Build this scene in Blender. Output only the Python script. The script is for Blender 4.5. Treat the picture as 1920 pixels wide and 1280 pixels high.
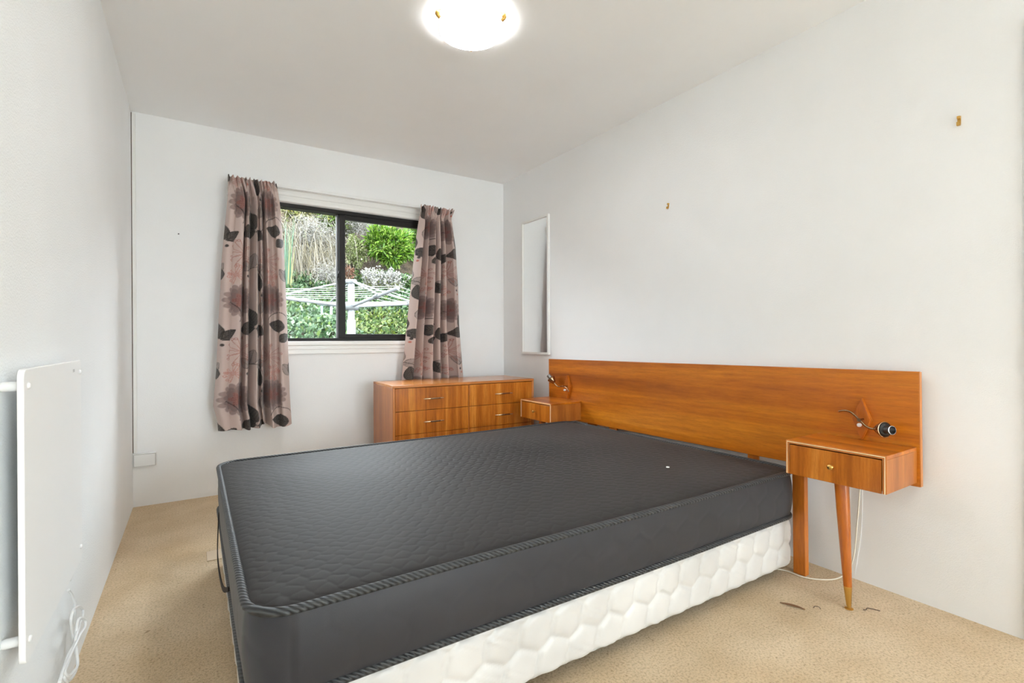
import bpy, bmesh, math, random
import numpy as np
from mathutils import Vector, Matrix
random.seed(7); rng = np.random.default_rng(7)
for o in list(bpy.data.objects): bpy.data.objects.remove(o, do_unlink=True)
sc = bpy.context.scene
COL = sc.collection
PI = math.pi

# ------------------------------------------------------------------ room size
XL, XR, D, H = -0.316, 2.332, 3.768, 2.40      # left wall, right wall, window wall, ceiling
YR = -3.20                                      # wall behind the camera

# ------------------------------------------------------------------ camera
cam_d = bpy.data.cameras.new('camera'); cam = bpy.data.objects.new('camera', cam_d); COL.objects.link(cam)
cam_d.sensor_width = 36; cam_d.lens = 17.404; cam_d.clip_start = 0.02; cam_d.clip_end = 200
yaw, pit, rol = 0.570849, -0.003248, -0.003449
Fv = Vector((math.sin(yaw)*math.cos(pit), math.cos(yaw)*math.cos(pit), math.sin(pit)))
Rv = Vector((math.cos(yaw), -math.sin(yaw), 0)); Uv = Rv.cross(Fv)
R2 = Rv*math.cos(rol) + Uv*math.sin(rol); U2 = -Rv*math.sin(rol) + Uv*math.cos(rol)
M = Matrix((R2, U2, -Fv)).transposed().to_4x4(); M.translation = Vector((0, 0, 1.00863))
cam.matrix_world = M
sc.camera = cam

# ------------------------------------------------------------------ sky, daylight, exposure
w = bpy.data.worlds.new('overcast_sky'); sc.world = w; w.use_nodes = True
bg = w.node_tree.nodes['Background']; bg.inputs['Color'].default_value = (0.85, 0.93, 1.0, 1); bg.inputs['Strength'].default_value = 17.5
def portal(name, loc, rot, sx, sy):
    l = bpy.data.lights.new(name, 'AREA'); l.shape = 'RECTANGLE'; l.size = sx; l.size_y = sy; l.cycles.is_portal = True
    o = bpy.data.objects.new(name, l); o.location = loc; o.rotation_euler = rot; COL.objects.link(o)
portal('window_portal', (0.94, D+0.10, 1.49), (-PI/2, 0, 0), 1.32, 0.97)
portal('glass_door_portal', (1.62, YR-0.10, 1.05), (PI/2, 0, 0), 1.26, 2.06)
LAMP = 42.0
sc.cycles.max_bounces = 12; sc.cycles.diffuse_bounces = 9; sc.cycles.transparent_max_bounces = 10   # light keeps bouncing between the white walls
sc.view_settings.view_transform = 'Standard'; sc.view_settings.look = 'None'
sc.view_settings.exposure = 0.24; sc.view_settings.gamma = 1.0; sc.view_settings.use_curve_mapping = False

# ------------------------------------------------------------------ helpers: objects
def lin(r, g, b):
    f = lambda c: (c/255/12.92) if c/255 <= 0.04045 else ((c/255+0.055)/1.055)**2.4
    return (f(r), f(g), f(b), 1)
def empty(name, loc=(0,0,0), rot=(0,0,0)):
    o = bpy.data.objects.new(name, None); o.empty_display_size = 0.05; o.location = loc; o.rotation_euler = rot; COL.objects.link(o); return o
def tag(o, label=None, cat=None, group=None, kind=None):
    if label: o['label'] = label
    if cat: o['category'] = cat
    if group: o['group'] = group
    if kind: o['kind'] = kind
    return o
def obj(name, bm, mat, parent=None, smooth=True, ang=20):
    if ang and id(bm) in ROUND: ang = 50
    me = bpy.data.meshes.new(name)
    bmesh.ops.recalc_face_normals(bm, faces=bm.faces)
    bm.to_mesh(me); bm.free()
    return link_mesh(name, me, mat, parent, smooth, ang)
def link_mesh(name, me, mat, parent=None, smooth=True, ang=35):
    me.materials.append(mat)
    if smooth:
        me.polygons.foreach_set('use_smooth', [True]*len(me.polygons))
        if ang: me.set_sharp_from_angle(angle=math.radians(ang))
    o = bpy.data.objects.new(name, me); COL.objects.link(o)
    if parent: o.parent = parent
    return o
def mesh_np(name, V, Fq, mat, parent=None, smooth=True, col=None, ang=None):
    V = np.asarray(V, np.float32); Fq = np.asarray(Fq, np.int32)
    me = bpy.data.meshes.new(name); k = Fq.shape[1]
    me.vertices.add(len(V)); me.vertices.foreach_set('co', V.ravel())
    me.loops.add(Fq.size); me.loops.foreach_set('vertex_index', Fq.ravel())
    me.polygons.add(len(Fq)); me.polygons.foreach_set('loop_start', np.arange(len(Fq), dtype=np.int32)*k)
    me.update(calc_edges=True); me.validate()
    if col is not None:
        a = me.color_attributes.new('print', 'FLOAT_COLOR', 'POINT')
        c = np.ones((len(V), 4), np.float32); c[:, :3] = col; a.data.foreach_set('color', c.ravel())
    return link_mesh(name, me, mat, parent, smooth, ang)
def grid_faces(nu, nv, wrap=False):
    i = np.arange(nu if wrap else nu-1)[:, None]; j = np.arange(nv-1)[None, :]
    a = i*nv+j; b = ((i+1) % nu)*nv+j
    return np.stack([a, b, b+1, a+1], -1).reshape(-1, 4)
# ------------------------------------------------------------------ helpers: shapes added to a bmesh
ROUND = set()                                          # meshes with swept or turned shapes are shaded smooth, boxes stay flat
def B(): b_ = bmesh.new(); ROUND.discard(id(b_)); return b_
def box(bm, x0, x1, y0, y1, z0, z1, bev=0.0, seg=2, mat=None):
    r = bmesh.ops.create_cube(bm, size=1.0); vs = r['verts']
    for v in vs:
        v.co = Vector(((x0+x1)/2 + v.co.x*(x1-x0), (y0+y1)/2 + v.co.y*(y1-y0), (z0+z1)/2 + v.co.z*(z1-z0)))
    if bev > 0:
        es = list({e for v in vs for e in v.link_edges})
        r = bmesh.ops.bevel(bm, geom=es, offset=bev, segments=seg, profile=0.5, affect='EDGES')
    if mat is not None:
        vs = {v for f in r.get('faces', []) for v in f.verts} if bev > 0 else vs
    return bm
def tube(bm, pts, rad, n=10, closed=False, caps=True):
    ROUND.add(id(bm)); P = [Vector(p) for p in pts]; m = len(P)
    if not hasattr(rad, '__len__'): rad = [rad]*m
    up = None; rings = []
    for i in range(m):
        if closed: t = P[(i+1) % m]-P[i-1]
        else: t = P[min(i+1, m-1)]-P[max(i-1, 0)]
        t.normalize()
        if up is None:
            up = Vector((0, 0, 1)) if abs(t.z) < 0.9 else Vector((1, 0, 0))
        up = (up - t*up.dot(t))
        if up.length < 1e-5: up = t.orthogonal()
        up.normalize(); s = t.cross(up)
        rings.append([bm.verts.new(P[i] + (up*math.cos(2*PI*k/n) + s*math.sin(2*PI*k/n))*rad[i]) for k in range(n)])
    for i in range(m if closed else m-1):
        a, b = rings[i], rings[(i+1) % m]
        for k in range(n): bm.faces.new((a[k], a[(k+1) % n], b[(k+1) % n], b[k]))
    if caps and not closed:
        bm.faces.new(rings[0][::-1]); bm.faces.new(rings[-1])
    return bm
def lathe(bm, prof, origin=(0,0,0), axis=(0,0,1), n=32):
    """prof: list of (radius, distance along axis)"""
    ROUND.add(id(bm)); a = Vector(axis).normalized(); u = a.orthogonal().normalized(); v = a.cross(u); O = Vector(origin)
    rings = []
    for r, h in prof:
        if r < 1e-6: rings.append([bm.verts.new(O+a*h)])
        else: rings.append([bm.verts.new(O+a*h+(u*math.cos(2*PI*k/n)+v*math.sin(2*PI*k/n))*r) for k in range(n)])
    for A, Bq in zip(rings[:-1], rings[1:]):
        for k in range(n):
            k2 = (k+1) % n
            if len(A) == 1 and len(Bq) == 1: continue
            if len(A) == 1: bm.faces.new((A[0], Bq[k2], Bq[k]))
            elif len(Bq) == 1: bm.faces.new((A[k], A[k2], Bq[0]))
            else: bm.faces.new((A[k], A[k2], Bq[k2], Bq[k]))
    return bm
def prism(bm, poly, d, bev=0):
    """poly: list of 3-D points (planar), d: extrusion vector"""
    vs = [bm.verts.new(Vector(p)) for p in poly]; f = bm.faces.new(vs)
    r = bmesh.ops.extrude_face_region(bm, geom=[f]); ex = [g for g in r['geom'] if isinstance(g, bmesh.types.BMVert)]
    bmesh.ops.translate(bm, verts=ex, vec=Vector(d))
    if bev: bmesh.ops.bevel(bm, geom=list({e for v in vs+ex for e in v.link_edges}), offset=bev, segments=2, profile=0.5, affect='EDGES')
    return bm
def bez(pts, n=24):
    """Catmull-Rom through points"""
    P = [Vector(p) for p in pts]; P = [P[0]*2-P[1]] + P + [P[-1]*2-P[-2]]; out = []
    for i in range(1, len(P)-2):
        for k in range(n):
            t = k/n; a, b, c, d = P[i-1:i+3]
            out.append(0.5*((2*b)+(c-a)*t+(2*a-5*b+4*c-d)*t*t+(3*b-a-3*c+d)*t**3))
    out.append(P[-2]); return out

# ------------------------------------------------------------------ helpers: materials
def mat(name, col, rough=0.5, metal=0.0, spec=0.5, **kw):
    m = bpy.data.materials.new(name); m.use_nodes = True; b = m.node_tree.nodes['Principled BSDF']
    b.inputs['Base Color'].default_value = col if len(col) == 4 else (*col, 1)
    b.inputs['Roughness'].default_value = rough; b.inputs['Metallic'].default_value = metal
    b.inputs['Specular IOR Level'].default_value = spec
    for k, v in kw.items(): b.inputs[k.replace('_', ' ')].default_value = v
    return m
def nd(m, t, **kw):
    n = m.node_tree.nodes.new(t)
    for k, v in kw.items():
        if k in n.inputs: n.inputs[k].default_value = v
        else: setattr(n, k, v)
    return n
def ln(m, a, b): m.node_tree.links.new(a, b)
def bsdf(m): return m.node_tree.nodes['Principled BSDF']
def ramp(m, stops, fac):
    r = nd(m, 'ShaderNodeValToRGB'); e = r.color_ramp.elements
    while len(e) < len(stops): e.new(0.5)
    for el, (p, c) in zip(e, stops): el.position = p; el.color = c
    ln(m, fac, r.inputs['Fac']); return r.outputs['Color']
def coords(m, scale=(1,1,1), loc=(0,0,0)):
    t = nd(m, 'ShaderNodeTexCoord'); mp = nd(m, 'ShaderNodeMapping'); mp.inputs['Scale'].default_value = scale; mp.inputs['Location'].default_value = loc
    ln(m, t.outputs['Object'], mp.inputs['Vector']); return mp.outputs['Vector']
def noise(m, vec, scale, detail=3, rough=0.55, dist=0.0):
    n = nd(m, 'ShaderNodeTexNoise'); n.inputs['Scale'].default_value = scale; n.inputs['Detail'].default_value = detail
    n.inputs['Roughness'].default_value = rough; n.inputs['Distortion'].default_value = dist; ln(m, vec, n.inputs['Vector']); return n.outputs['Fac']
def bump(m, h, strength, dist=0.01):
    b = nd(m, 'ShaderNodeBump'); b.inputs['Strength'].default_value = strength; b.inputs['Distance'].default_value = dist
    ln(m, h, b.inputs['Height']); ln(m, b.outputs['Normal'], bsdf(m).inputs['Normal']); return b
def mixc(m, fac, a, b, typ='MIX'):
    n = nd(m, 'ShaderNodeMix'); n.data_type = 'RGBA'; n.blend_type = typ
    if hasattr(fac, 'default_value'): ln(m, fac, n.inputs[0])
    else: n.inputs[0].default_value = fac
    for s, v in ((6, a), (7, b)):
        if hasattr(v, 'is_output'): ln(m, v, n.inputs[s])
        else: n.inputs[s].default_value = v
    return n.outputs[2]
def wall_mat(name, col, bscale=260, bs=0.25, rough=0.75):
    m = mat(name, col, rough, spec=0.3); v = coords(m)
    n1 = noise(m, v, 2.0, 3); c = ramp(m, [(0.3, tuple(x*0.965 for x in col[:3])+(1,)), (0.7, col)], n1); ln(m, c, bsdf(m).inputs['Base Color'])
    n2 = noise(m, v, bscale, 2, 0.6); bump(m, n2, bs, 0.004); return m
def wood(name, axis, dark, mid, light, rough=0.28, fine=60, broad=9, loc=(0,0,0), coat=0.12):
    """veneer; axis = direction of the grain (x, y or z)"""
    m = mat(name, mid, rough, spec=0.5); k = 'xyz'.index(axis)
    s1 = [1, 1, 1]; s1[k] = 0.035; s2 = [1, 1, 1]; s2[k] = 0.10
    a = noise(m, coords(m, s1, loc), broad, 4, 0.6, 0.6); b = noise(m, coords(m, s2, loc), fine, 4, 0.65); c3 = noise(m, coords(m, s2, loc), fine*5, 2, 0.6)
    c = ramp(m, [(0.28, dark), (0.5, mid), (0.72, light)], a)
    f = ramp(m, [(0.3, (0.72, 0.66, 0.6, 1)), (0.62, (1.06, 1.05, 1.03, 1))], b)
    c = mixc(m, 0.75, c, f, 'MULTIPLY')
    f2 = ramp(m, [(0.32, (0.82, 0.78, 0.74, 1)), (0.5, (1, 1, 1, 1))], c3)
    c = mixc(m, 0.6, c, f2, 'MULTIPLY')
    ln(m, c, bsdf(m).inputs['Base Color']); bsdf(m).inputs['Coat Weight'].default_value = coat; bsdf(m).inputs['Coat Roughness'].default_value = 0.12
    return m
W = {}
W['wall'] = wall_mat('painted_wall', lin(243, 244, 245))
W['wall_l'] = wall_mat('textured_painted_wall', lin(243, 245, 246), 190, 0.5)
W['ceil'] = wall_mat('ceiling_paint', lin(249, 250, 251), 120, 0.06, 0.5)
W['white'] = mat('white_gloss_paint', lin(236, 236, 234), 0.35)
W['plastic'] = mat('white_plastic', lin(235, 236, 236), 0.4)
W['heater'] = mat('white_heater_panel', lin(243, 244, 244), 0.55)
W['cord'] = mat('cream_flex', lin(226, 219, 202), 0.5)
W['black_alu'] = mat('black_powder_coated_aluminium', lin(22, 19, 18), 0.5, spec=0.3)
W['grey_alu'] = mat('grey_edge_seal', lin(105, 104, 106), 0.45)
W['brass'] = mat('aged_brass', lin(214, 172, 96), 0.28, 1.0)
W['dbrass'] = mat('dark_bronze', lin(160, 130, 100), 0.26, 1.0)
W['goldhandle'] = mat('pale_gold_handle', lin(232, 208, 168), 0.25, 1.0)
W['black'] = mat('black_bakelite', lin(24, 22, 21), 0.3)
W['steel'] = mat('lamp_holder_metal', lin(150, 150, 152), 0.3, 1.0)
W['bead'] = mat('cream_inlay_bead', lin(245, 224, 178), 0.35)
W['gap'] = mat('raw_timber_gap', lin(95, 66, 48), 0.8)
W['mirror'] = mat('mirror_glass', (0.93, 0.94, 0.94, 1), 0.01, 1.0)
W['alu'] = mat('galvanised_aluminium', lin(106, 108, 111), 0.45, 0.2)
W['greyplastic'] = mat('grey_plastic', lin(62, 64, 65), 0.5)
W['line'] = mat('clothesline_cord', lin(112, 112, 108), 0.6)
HD, HM, HL = lin(140, 68, 10), lin(192, 108, 18), lin(222, 142, 34)
W['hb'] = wood('headboard_veneer', 'y', HD, HM, HL, 0.32, 60, 7)
W['hbz'] = wood('post_timber', 'z', lin(150, 78, 20), lin(186, 104, 28), lin(205, 124, 40), 0.35, 60, 12)
W['dr'] = wood('drawer_veneer', 'z', lin(142, 74, 18), lin(192, 112, 34), lin(222, 146, 58), 0.25, 90, 14)
W['carc'] = wood('dresser_veneer', 'x', lin(160, 92, 38), lin(196, 122, 52), lin(214, 148, 78), 0.22, 60, 9)
W['side'] = wood('cabinet_side_veneer', 'z', lin(146, 80, 28), lin(176, 104, 40), lin(194, 124, 56), 0.34, 80, 12)
W['edge'] = mat('lipping_timber', lin(196, 124, 62), 0.3)
W['leg'] = wood('leg_timber', 'z', lin(150, 76, 16), lin(188, 102, 22), lin(206, 122, 36), 0.3, 60, 10)
# carpet
m = mat('beige_fleck_carpet', lin(190, 165, 135), 0.95, spec=0.1); v = coords(m)
a = noise(m, v, 3.0, 4, 0.6); c = ramp(m, [(0.3, lin(202, 176, 140)), (0.7, lin(223, 201, 170))], a)
b = noise(m, v, 130, 3, 0.7); c = mixc(m, 0.85, c, ramp(m, [(0.33, (0.62, 0.56, 0.48, 1)), (0.5, (0.98, 0.98, 0.97, 1)), (0.7, (1.12, 1.11, 1.1, 1))], b), 'MULTIPLY')
vo = nd(m, 'ShaderNodeTexVoronoi'); vo.inputs['Scale'].default_value = 48; vo.inputs['Randomness'].default_value = 1.0; ln(m, v, vo.inputs['Vector'])
n4 = noise(m, v, 26, 2); 
mm = nd(m, 'ShaderNodeMath', operation='ADD'); ln(m, vo.outputs['Distance'], mm.inputs[0]); ln(m, n4, mm.inputs[1])
c = mixc(m, 0.7, c, ramp(m, [(0.46, (0.45, 0.36, 0.27, 1)), (0.56, (1, 1, 1, 1))], mm.outputs[0]), 'MULTIPLY')
ln(m, c, bsdf(m).inputs['Base Color']); bump(m, b, 0.6, 0.008); bsdf(m).inputs['Sheen Weight'].default_value = 0.15
W['carpet'] = m
m = mat('pale_carpet_offcut', lin(216, 196, 172), 0.95, spec=0.1); b = noise(m, coords(m), 150, 3, 0.7); bump(m, b, 0.4, 0.006); W['patch'] = m
# mattress fabric
def fabric(name, col, rough, sheen, bsc=900, bstr=0.15):
    m = mat(name, col, rough, spec=0.35); v = coords(m)
    n1 = noise(m, v, 4, 3); c = ramp(m, [(0.3, tuple(x*0.9 for x in col[:3])+(1,)), (0.7, tuple(min(1, x*1.08) for x in col[:3])+(1,))], n1); ln(m, c, bsdf(m).inputs['Base Color'])
    bump(m, noise(m, v, bsc, 2), bstr, 0.002)
    bsdf(m).inputs['Sheen Weight'].default_value = sheen; bsdf(m).inputs['Sheen Roughness'].default_value = 0.45
    return m
W['matt'] = fabric('charcoal_mattress_fabric', lin(42, 39, 38), 0.62, 0.06); bsdf(W['matt']).inputs['Specular IOR Level'].default_value = 0.2
W['mattside'] = fabric('charcoal_border_fabric', lin(48, 48, 52), 0.5, 0.12)
W['satin'] = fabric('white_quilted_satin', lin(208, 206, 203), 0.33, 0.05, 500, 0.08)
m = mat('ribbed_tape_edge', lin(58, 61, 63), 0.5); v = coords(m)
wv = nd(m, 'ShaderNodeTexWave', wave_type='BANDS', bands_direction='DIAGONAL'); wv.inputs['Scale'].default_value = 42; wv.inputs['Distortion'].default_value = 0.3; ln(m, v, wv.inputs['Vector'])
ln(m, ramp(m, [(0.2, lin(34, 35, 37)), (0.8, lin(64, 67, 69))], wv.outputs['Fac']), bsdf(m).inputs['Base Color']); bump(m, wv.outputs['Fac'], 0.6, 0.004); W['tape'] = m
W['webbing'] = mat('dark_webbing', lin(46, 36, 27), 0.8)
W['underside'] = mat('dark_base_underside', lin(40, 38, 36), 0.9)
# glass: a thin pane
def pane_mat(name):
    m = bpy.data.materials.new(name); m.use_nodes = True; nt = m.node_tree; nt.nodes.clear()
    o = nt.nodes.new('ShaderNodeOutputMaterial'); t = nt.nodes.new('ShaderNodeBsdfTransparent'); g = nt.nodes.new('ShaderNodeBsdfGlossy'); g.inputs['Roughness'].default_value = 0.0
    f = nt.nodes.new('ShaderNodeFresnel'); f.inputs['IOR'].default_value = 1.09; mx = nt.nodes.new('ShaderNodeMixShader')
    t.inputs['Color'].default_value = (0.97, 0.98, 0.97, 1)
    nt.links.new(f.outputs[0], mx.inputs[0]); nt.links.new(t.outputs[0], mx.inputs[1]); nt.links.new(g.outputs[0], mx.inputs[2]); nt.links.new(mx.outputs[0], o.inputs[0]); return m
W['pane'] = pane_mat('window_glass')
def print_mat(name, rough=0.7, trans=0.0, sheen=0.0, bsc=0, spec=0.3):
    m = mat(name, (0.5, 0.5, 0.5, 1), rough, spec=spec)
    a = nd(m, 'ShaderNodeVertexColor', layer_name='print'); ln(m, a.outputs['Color'], bsdf(m).inputs['Base Color'])
    bsdf(m).inputs['Sheen Weight'].default_value = sheen
    if bsc: bump(m, noise(m, coords(m, (1, 1, 3)), bsc, 2), 0.2, 0.002)
    if trans:
        tr = nd(m, 'ShaderNodeBsdfTranslucent'); ln(m, a.outputs['Color'], tr.inputs['Color']); mx = nd(m, 'ShaderNodeMixShader'); mx.inputs[0].default_value = trans
        out = m.node_tree.nodes['Material Output']; ln(m, bsdf(m).outputs[0], mx.inputs[1]); ln(m, tr.outputs[0], mx.inputs[2]); ln(m, mx.outputs[0], out.inputs['Surface'])
    return m
W['curtain'] = print_mat('floral_curtain_cloth', 0.62, 0.0, 0.15, 700)
W['leafmat'] = print_mat('foliage', 0.5, 0.3)

# ================================================================== THE SETTING
T = 0.12
def struct(name, bm, m, smooth=False): return tag(obj(name, bm, m, None, smooth), kind='structure')
b = B(); box(b, XL-T, XR+T, YR-T, D+T, -0.12, 0.0); struct('floor', b, W['carpet'])
b = B(); box(b, XL-T, XR+T, YR-T, D+T, H, H+0.12); struct('ceiling', b, W['ceil'])
b = B(); box(b, XL-T, XL, YR-T, D+T, 0.0, H); struct('wall_left', b, W['wall_l'])
DY0, DY1, DZ = -0.40, 0.40, 2.0                       # door opening in the right wall
b = B(); box(b, XR, XR+T, DY1, D+T, 0, H); box(b, XR, XR+T, YR-T, DY0, 0, H); box(b, XR, XR+T, DY0, DY1, DZ, H); struct('wall_right', b, W['wall'])
WX0, WX1, WZ0, WZ1 = 0.275, 1.605, 1.005, 1.972       # window opening
b = B(); box(b, XL, WX0, D, D+T, 0, H); box(b, WX1, XR, D, D+T, 0, H); box(b, WX0, WX1, D, D+T, 0, WZ0); box(b, WX0, WX1, D, D+T, WZ1, H); struct('wall_back', b, W['wall'])
GX0, GX1, GZ = 1.00, 2.24, 2.08                      # glazed door behind the camera
b = B(); box(b, XL, GX0, YR-T, YR, 0, H); box(b, GX1, XR, YR-T, YR, 0, H); box(b, GX0, GX1, YR-T, YR, GZ, H); struct('wall_rear', b, W['wall'])
# --- window_1
win = tag(empty('window_1', ((WX0+WX1)/2, D, WZ0)), kind='structure')
def wpart(name, x0, x1, y0, y1, z0, z1, m, bev=0.0015, parent=None):
    bb = B(); cx, cz = (WX0+WX1)/2, WZ0; box(bb, x0-cx, x1-cx, y0, y1, z0-cz, z1-cz, bev); return obj(name, bb, m, parent or win, True)
BA = W['black_alu']
wpart('frame_head', WX0, WX1, 0.0, 0.075, WZ1-0.030, WZ1, BA); wpart('frame_sill', WX0, WX1, 0.0, 0.075, WZ0, WZ0+0.022, BA)
wpart('frame_jamb', WX0, WX0+0.03, 0.0, 0.075, WZ0+0.022, WZ1-0.03, BA); wpart('frame_jamb', WX1-0.03, WX1, 0.0, 0.075, WZ0+0.022, WZ1-0.03, BA)
# fixed left pane with its grey edge seal, sliding right sash in front
wpart('pane', WX0+0.03, 0.925, 0.052, 0.057, WZ0+0.022, WZ1-0.030, W['pane'], 0)
wpart('edge_seal', 0.894, 0.906, 0.030, 0.062, WZ0+0.022, WZ1-0.030, W['grey_alu'])
sx0, sx1, sz0, sz1 = 0.907, WX1-0.03, WZ0+0.022, WZ1-0.030
wpart('sash_stile', sx0, sx0+0.044, 0.008, 0.044, sz0, sz1, BA); wpart('sash_stile', sx1-0.044, sx1, 0.008, 0.044, sz0, sz1, BA)
wpart('sash_rail', sx0+0.044, sx1-0.044, 0.008, 0.044, sz0, sz0+0.030, BA); wpart('sash_rail', sx0+0.044, sx1-0.044, 0.008, 0.044, sz1-0.032, sz1, BA)
wpart('pane', sx0+0.044, sx1-0.044, 0.024, 0.029, sz0+0.030, sz1-0.032, W['pane'], 0)
lt = wpart('latch', 0.897, 0.915, -0.012, 0.008, 1.455, 1.520, BA, 0.004); wpart('latch_lever', 0.886, 0.899, -0.022, -0.004, 1.468, 1.502, BA, 0.004, lt)
WH = W['white']                                        # stepped white architraves
AX0, AX1 = WX0-0.09, WX1+0.09
wpart('architrave', AX0, AX1, -0.016, -0.0005, WZ1+0.002, WZ1+0.118, WH, 0.003)
wpart('architrave_bead', AX0, AX1, -0.026, -0.016, WZ1+0.086, WZ1+0.118, WH, 0.004); wpart('architrave_bead', AX0, AX1, -0.022, -0.016, WZ1+0.046, WZ1+0.066, WH, 0.003); wpart('architrave_bead', AX0, AX1, -0.024, -0.016, WZ1+0.003, WZ1+0.020, WH, 0.003)
wpart('architrave', AX0, WX0-0.002, -0.016, -0.0005, WZ0-0.092, WZ1+0.002, WH, 0.003); wpart('architrave', WX1+0.002, AX1, -0.016, -0.0005, WZ0-0.092, WZ1+0.002, WH, 0.003)
wpart('architrave', WX0-0.002, WX1+0.002, -0.016, -0.0005, WZ0-0.092, WZ0-0.030, WH, 0.003)
wpart('sill_board', WX0-0.002, WX1+0.002, -0.028, 0.0, WZ0-0.030, WZ0-0.002, WH, 0.004); wpart('architrave_bead', AX0, AX1, -0.022, -0.016, WZ0-0.060, WZ0-0.048, WH, 0.003)
# --- corner batten beside the window wall, with its open joint
tr = tag(empty('trim_1', (XL, D, 0.33)), kind='structure')
b = B(); box(b, 0.004, 0.022, -0.012, -0.0005, 0.0, 2.062, 0.002); obj('batten', b, WH, tr)
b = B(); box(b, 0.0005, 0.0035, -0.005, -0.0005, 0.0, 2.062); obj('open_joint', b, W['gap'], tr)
# --- door in the right wall (only its architrave reaches into the frame)
t2 = tag(empty('trim_2', (XR, 0, 0)), kind='structure')
b = B(); box(b, -0.006, -0.0005, DY1, DY1+0.067, 0.001, DZ+0.067, 0.002); obj('architrave', b, WH, t2)
b = B(); box(b, -0.006, -0.0005, DY0-0.067, DY0, 0.001, DZ+0.067, 0.002); obj('architrave', b, WH, t2)
b = B(); box(b, -0.006, -0.0005, DY0, DY1, DZ, DZ+0.067, 0.002); obj('architrave', b, WH, t2)
dd = tag(empty('door_1', (XR, 0, 0)), kind='structure')
b = B(); box(b, 0.03, 0.068, DY0+0.003, DY1-0.003, 0.008, DZ-0.003, 0.002); obj('leaf', b, WH, dd)
b = B(); lathe(b, [(0.0, 0.0), (0.024, 0.0), (0.024, 0.008), (0.008, 0.012), (0.008, 0.04), (0.02, 0.045), (0.024, 0.058), (0.015, 0.07), (0, 0.072)], (0.03, DY0+0.07, 1.0), (-1, 0, 0)); obj('knob', b, W['brass'], dd)
# --- glazed door behind the camera
gd = tag(empty('door_2', ((GX0+GX1)/2, YR-0.06, 0)), kind='structure'); hw = (GX1-GX0)/2
for x0, x1, z0, z1, n in ((-hw, -hw+0.05, 0, GZ, 'stile'), (hw-0.05, hw, 0, GZ, 'stile'), (-hw+0.05, hw-0.05, 0.001, 0.08, 'rail'), (-hw+0.05, hw-0.05, GZ-0.06, GZ, 'rail')):
    b = B(); box(b, x0, x1, -0.02, 0.02, z0+0.001, z1-0.001, 0.002); obj(n, b, BA, gd)
b = B(); box(b, -hw+0.05, hw-0.05, -0.003, 0.003, 0.08, GZ-0.06); obj('pane', b, W['pane'], gd, False)

# ================================================================== BED
def rrect(x0, x1, y0, y1, R, step):
    pts = []; nrm = []
    segs = [((x0+R, y0), (x1-R, y0), (0, -1)), ((x1, y0+R), (x1, y1-R), (1, 0)), ((x1-R, y1), (x0+R, y1), (0, 1)), ((x0, y1-R), (x0, y0+R), (-1, 0))]
    cen = [(x1-R, y0+R, -PI/2), (x1-R, y1-R, 0), (x0+R, y1-R, PI/2), (x0+R, y0+R, PI)]
    for (a, b2, n), (cx, cy, a0) in zip(segs, cen):
        L = math.hypot(b2[0]-a[0], b2[1]-a[1]); k = max(2, int(L/step))
        for i in range(k): t = i/k; pts.append((a[0]+(b2[0]-a[0])*t, a[1]+(b2[1]-a[1])*t)); nrm.append(n)
        k = max(4, int(R*PI/2/step))
        for i in range(k): th = a0+PI/2*i/k; pts.append((cx+R*math.cos(th), cy+R*math.sin(th))); nrm.append((math.cos(th), math.sin(th)))
    P = np.array(pts); N = np.array(nrm); d = np.linalg.norm(np.roll(P, -1, 0)-P, axis=1); s = np.concatenate([[0], np.cumsum(d)[:-1]])
    return P, N, s
def quilt(u, v, a, b, wd):
    """0 on the stitched seam of a honeycomb, towards 1 in the middle of a cell"""
    u = np.asarray(u); v = np.asarray(v); ds = []
    fu, fv = np.floor(u/a), np.floor(v/b)
    for i in (0, 1):
        for j in (0, 1): ds.append(np.hypot(u-(fu+i)*a, v-(fv+j)*b))
    for i in (-1, 0, 1):
        for j in (-1, 0, 1): ds.append(np.hypot(u-(fu+i+0.5)*a, v-(fv+j+0.5)*b))
    ds = np.sort(np.stack(ds, -1), -1); e = (ds[..., 1]-ds[..., 0])/2
    return 1-np.exp(-e/wd)
MX0, MX1, MY0, MY1, MZ0, MZ1 = 0.093, 2.163, 1.122, 2.632, 0.252, 0.450; MR = 0.085
mtr = tag(empty('mattress', (1.13, 1.88, MZ0)), 'charcoal quilted double mattress with ribbed tape edges lying on the white base', 'mattress')
O = np.array([1.13, 1.88, MZ0])
P, N, s = rrect(MX0, MX1, MY0, MY1, MR, 0.007)
zz = np.linspace(0, 1, 34); hgt = MZ1-MZ0
bul = 0.010*np.sin(PI*zz)**0.7 - 0.0
sm = s[:, None]; zmm = (zz*hgt)[None, :]
wob = 0.003*np.sin(sm*3.1+1)+0.002*np.sin(sm*7.7)
q = quilt(np.broadcast_to(sm + 0.006*np.sin(zmm*70), (len(s), 34)), np.broadcast_to(zmm+0.03, (len(s), 34)), 0.12, 0.20, 0.005)
off = bul[None, :] + 0.0013*q*np.sin(PI*zz)[None, :]**0.5 + wob*np.sin(PI*zz)[None, :]
# the lower corner near the near bedside cabinet is pulled up and in
V = np.empty((len(s), 34, 3)); V[..., :2] = P[:, None, :] + N[:, None, :]*off[..., None]; V[..., 2] = MZ0+zmm
mesh_np('border', V.reshape(-1, 3)-O, grid_faces(len(s), 34, True), W['mattside'], mtr)
b = B(); vs = [b.verts.new((p[0]-O[0], p[1]-O[1], 0.001)) for p in P[::4]]; b.faces.new(vs); obj('underside', b, W['underside'], mtr, False)
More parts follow.
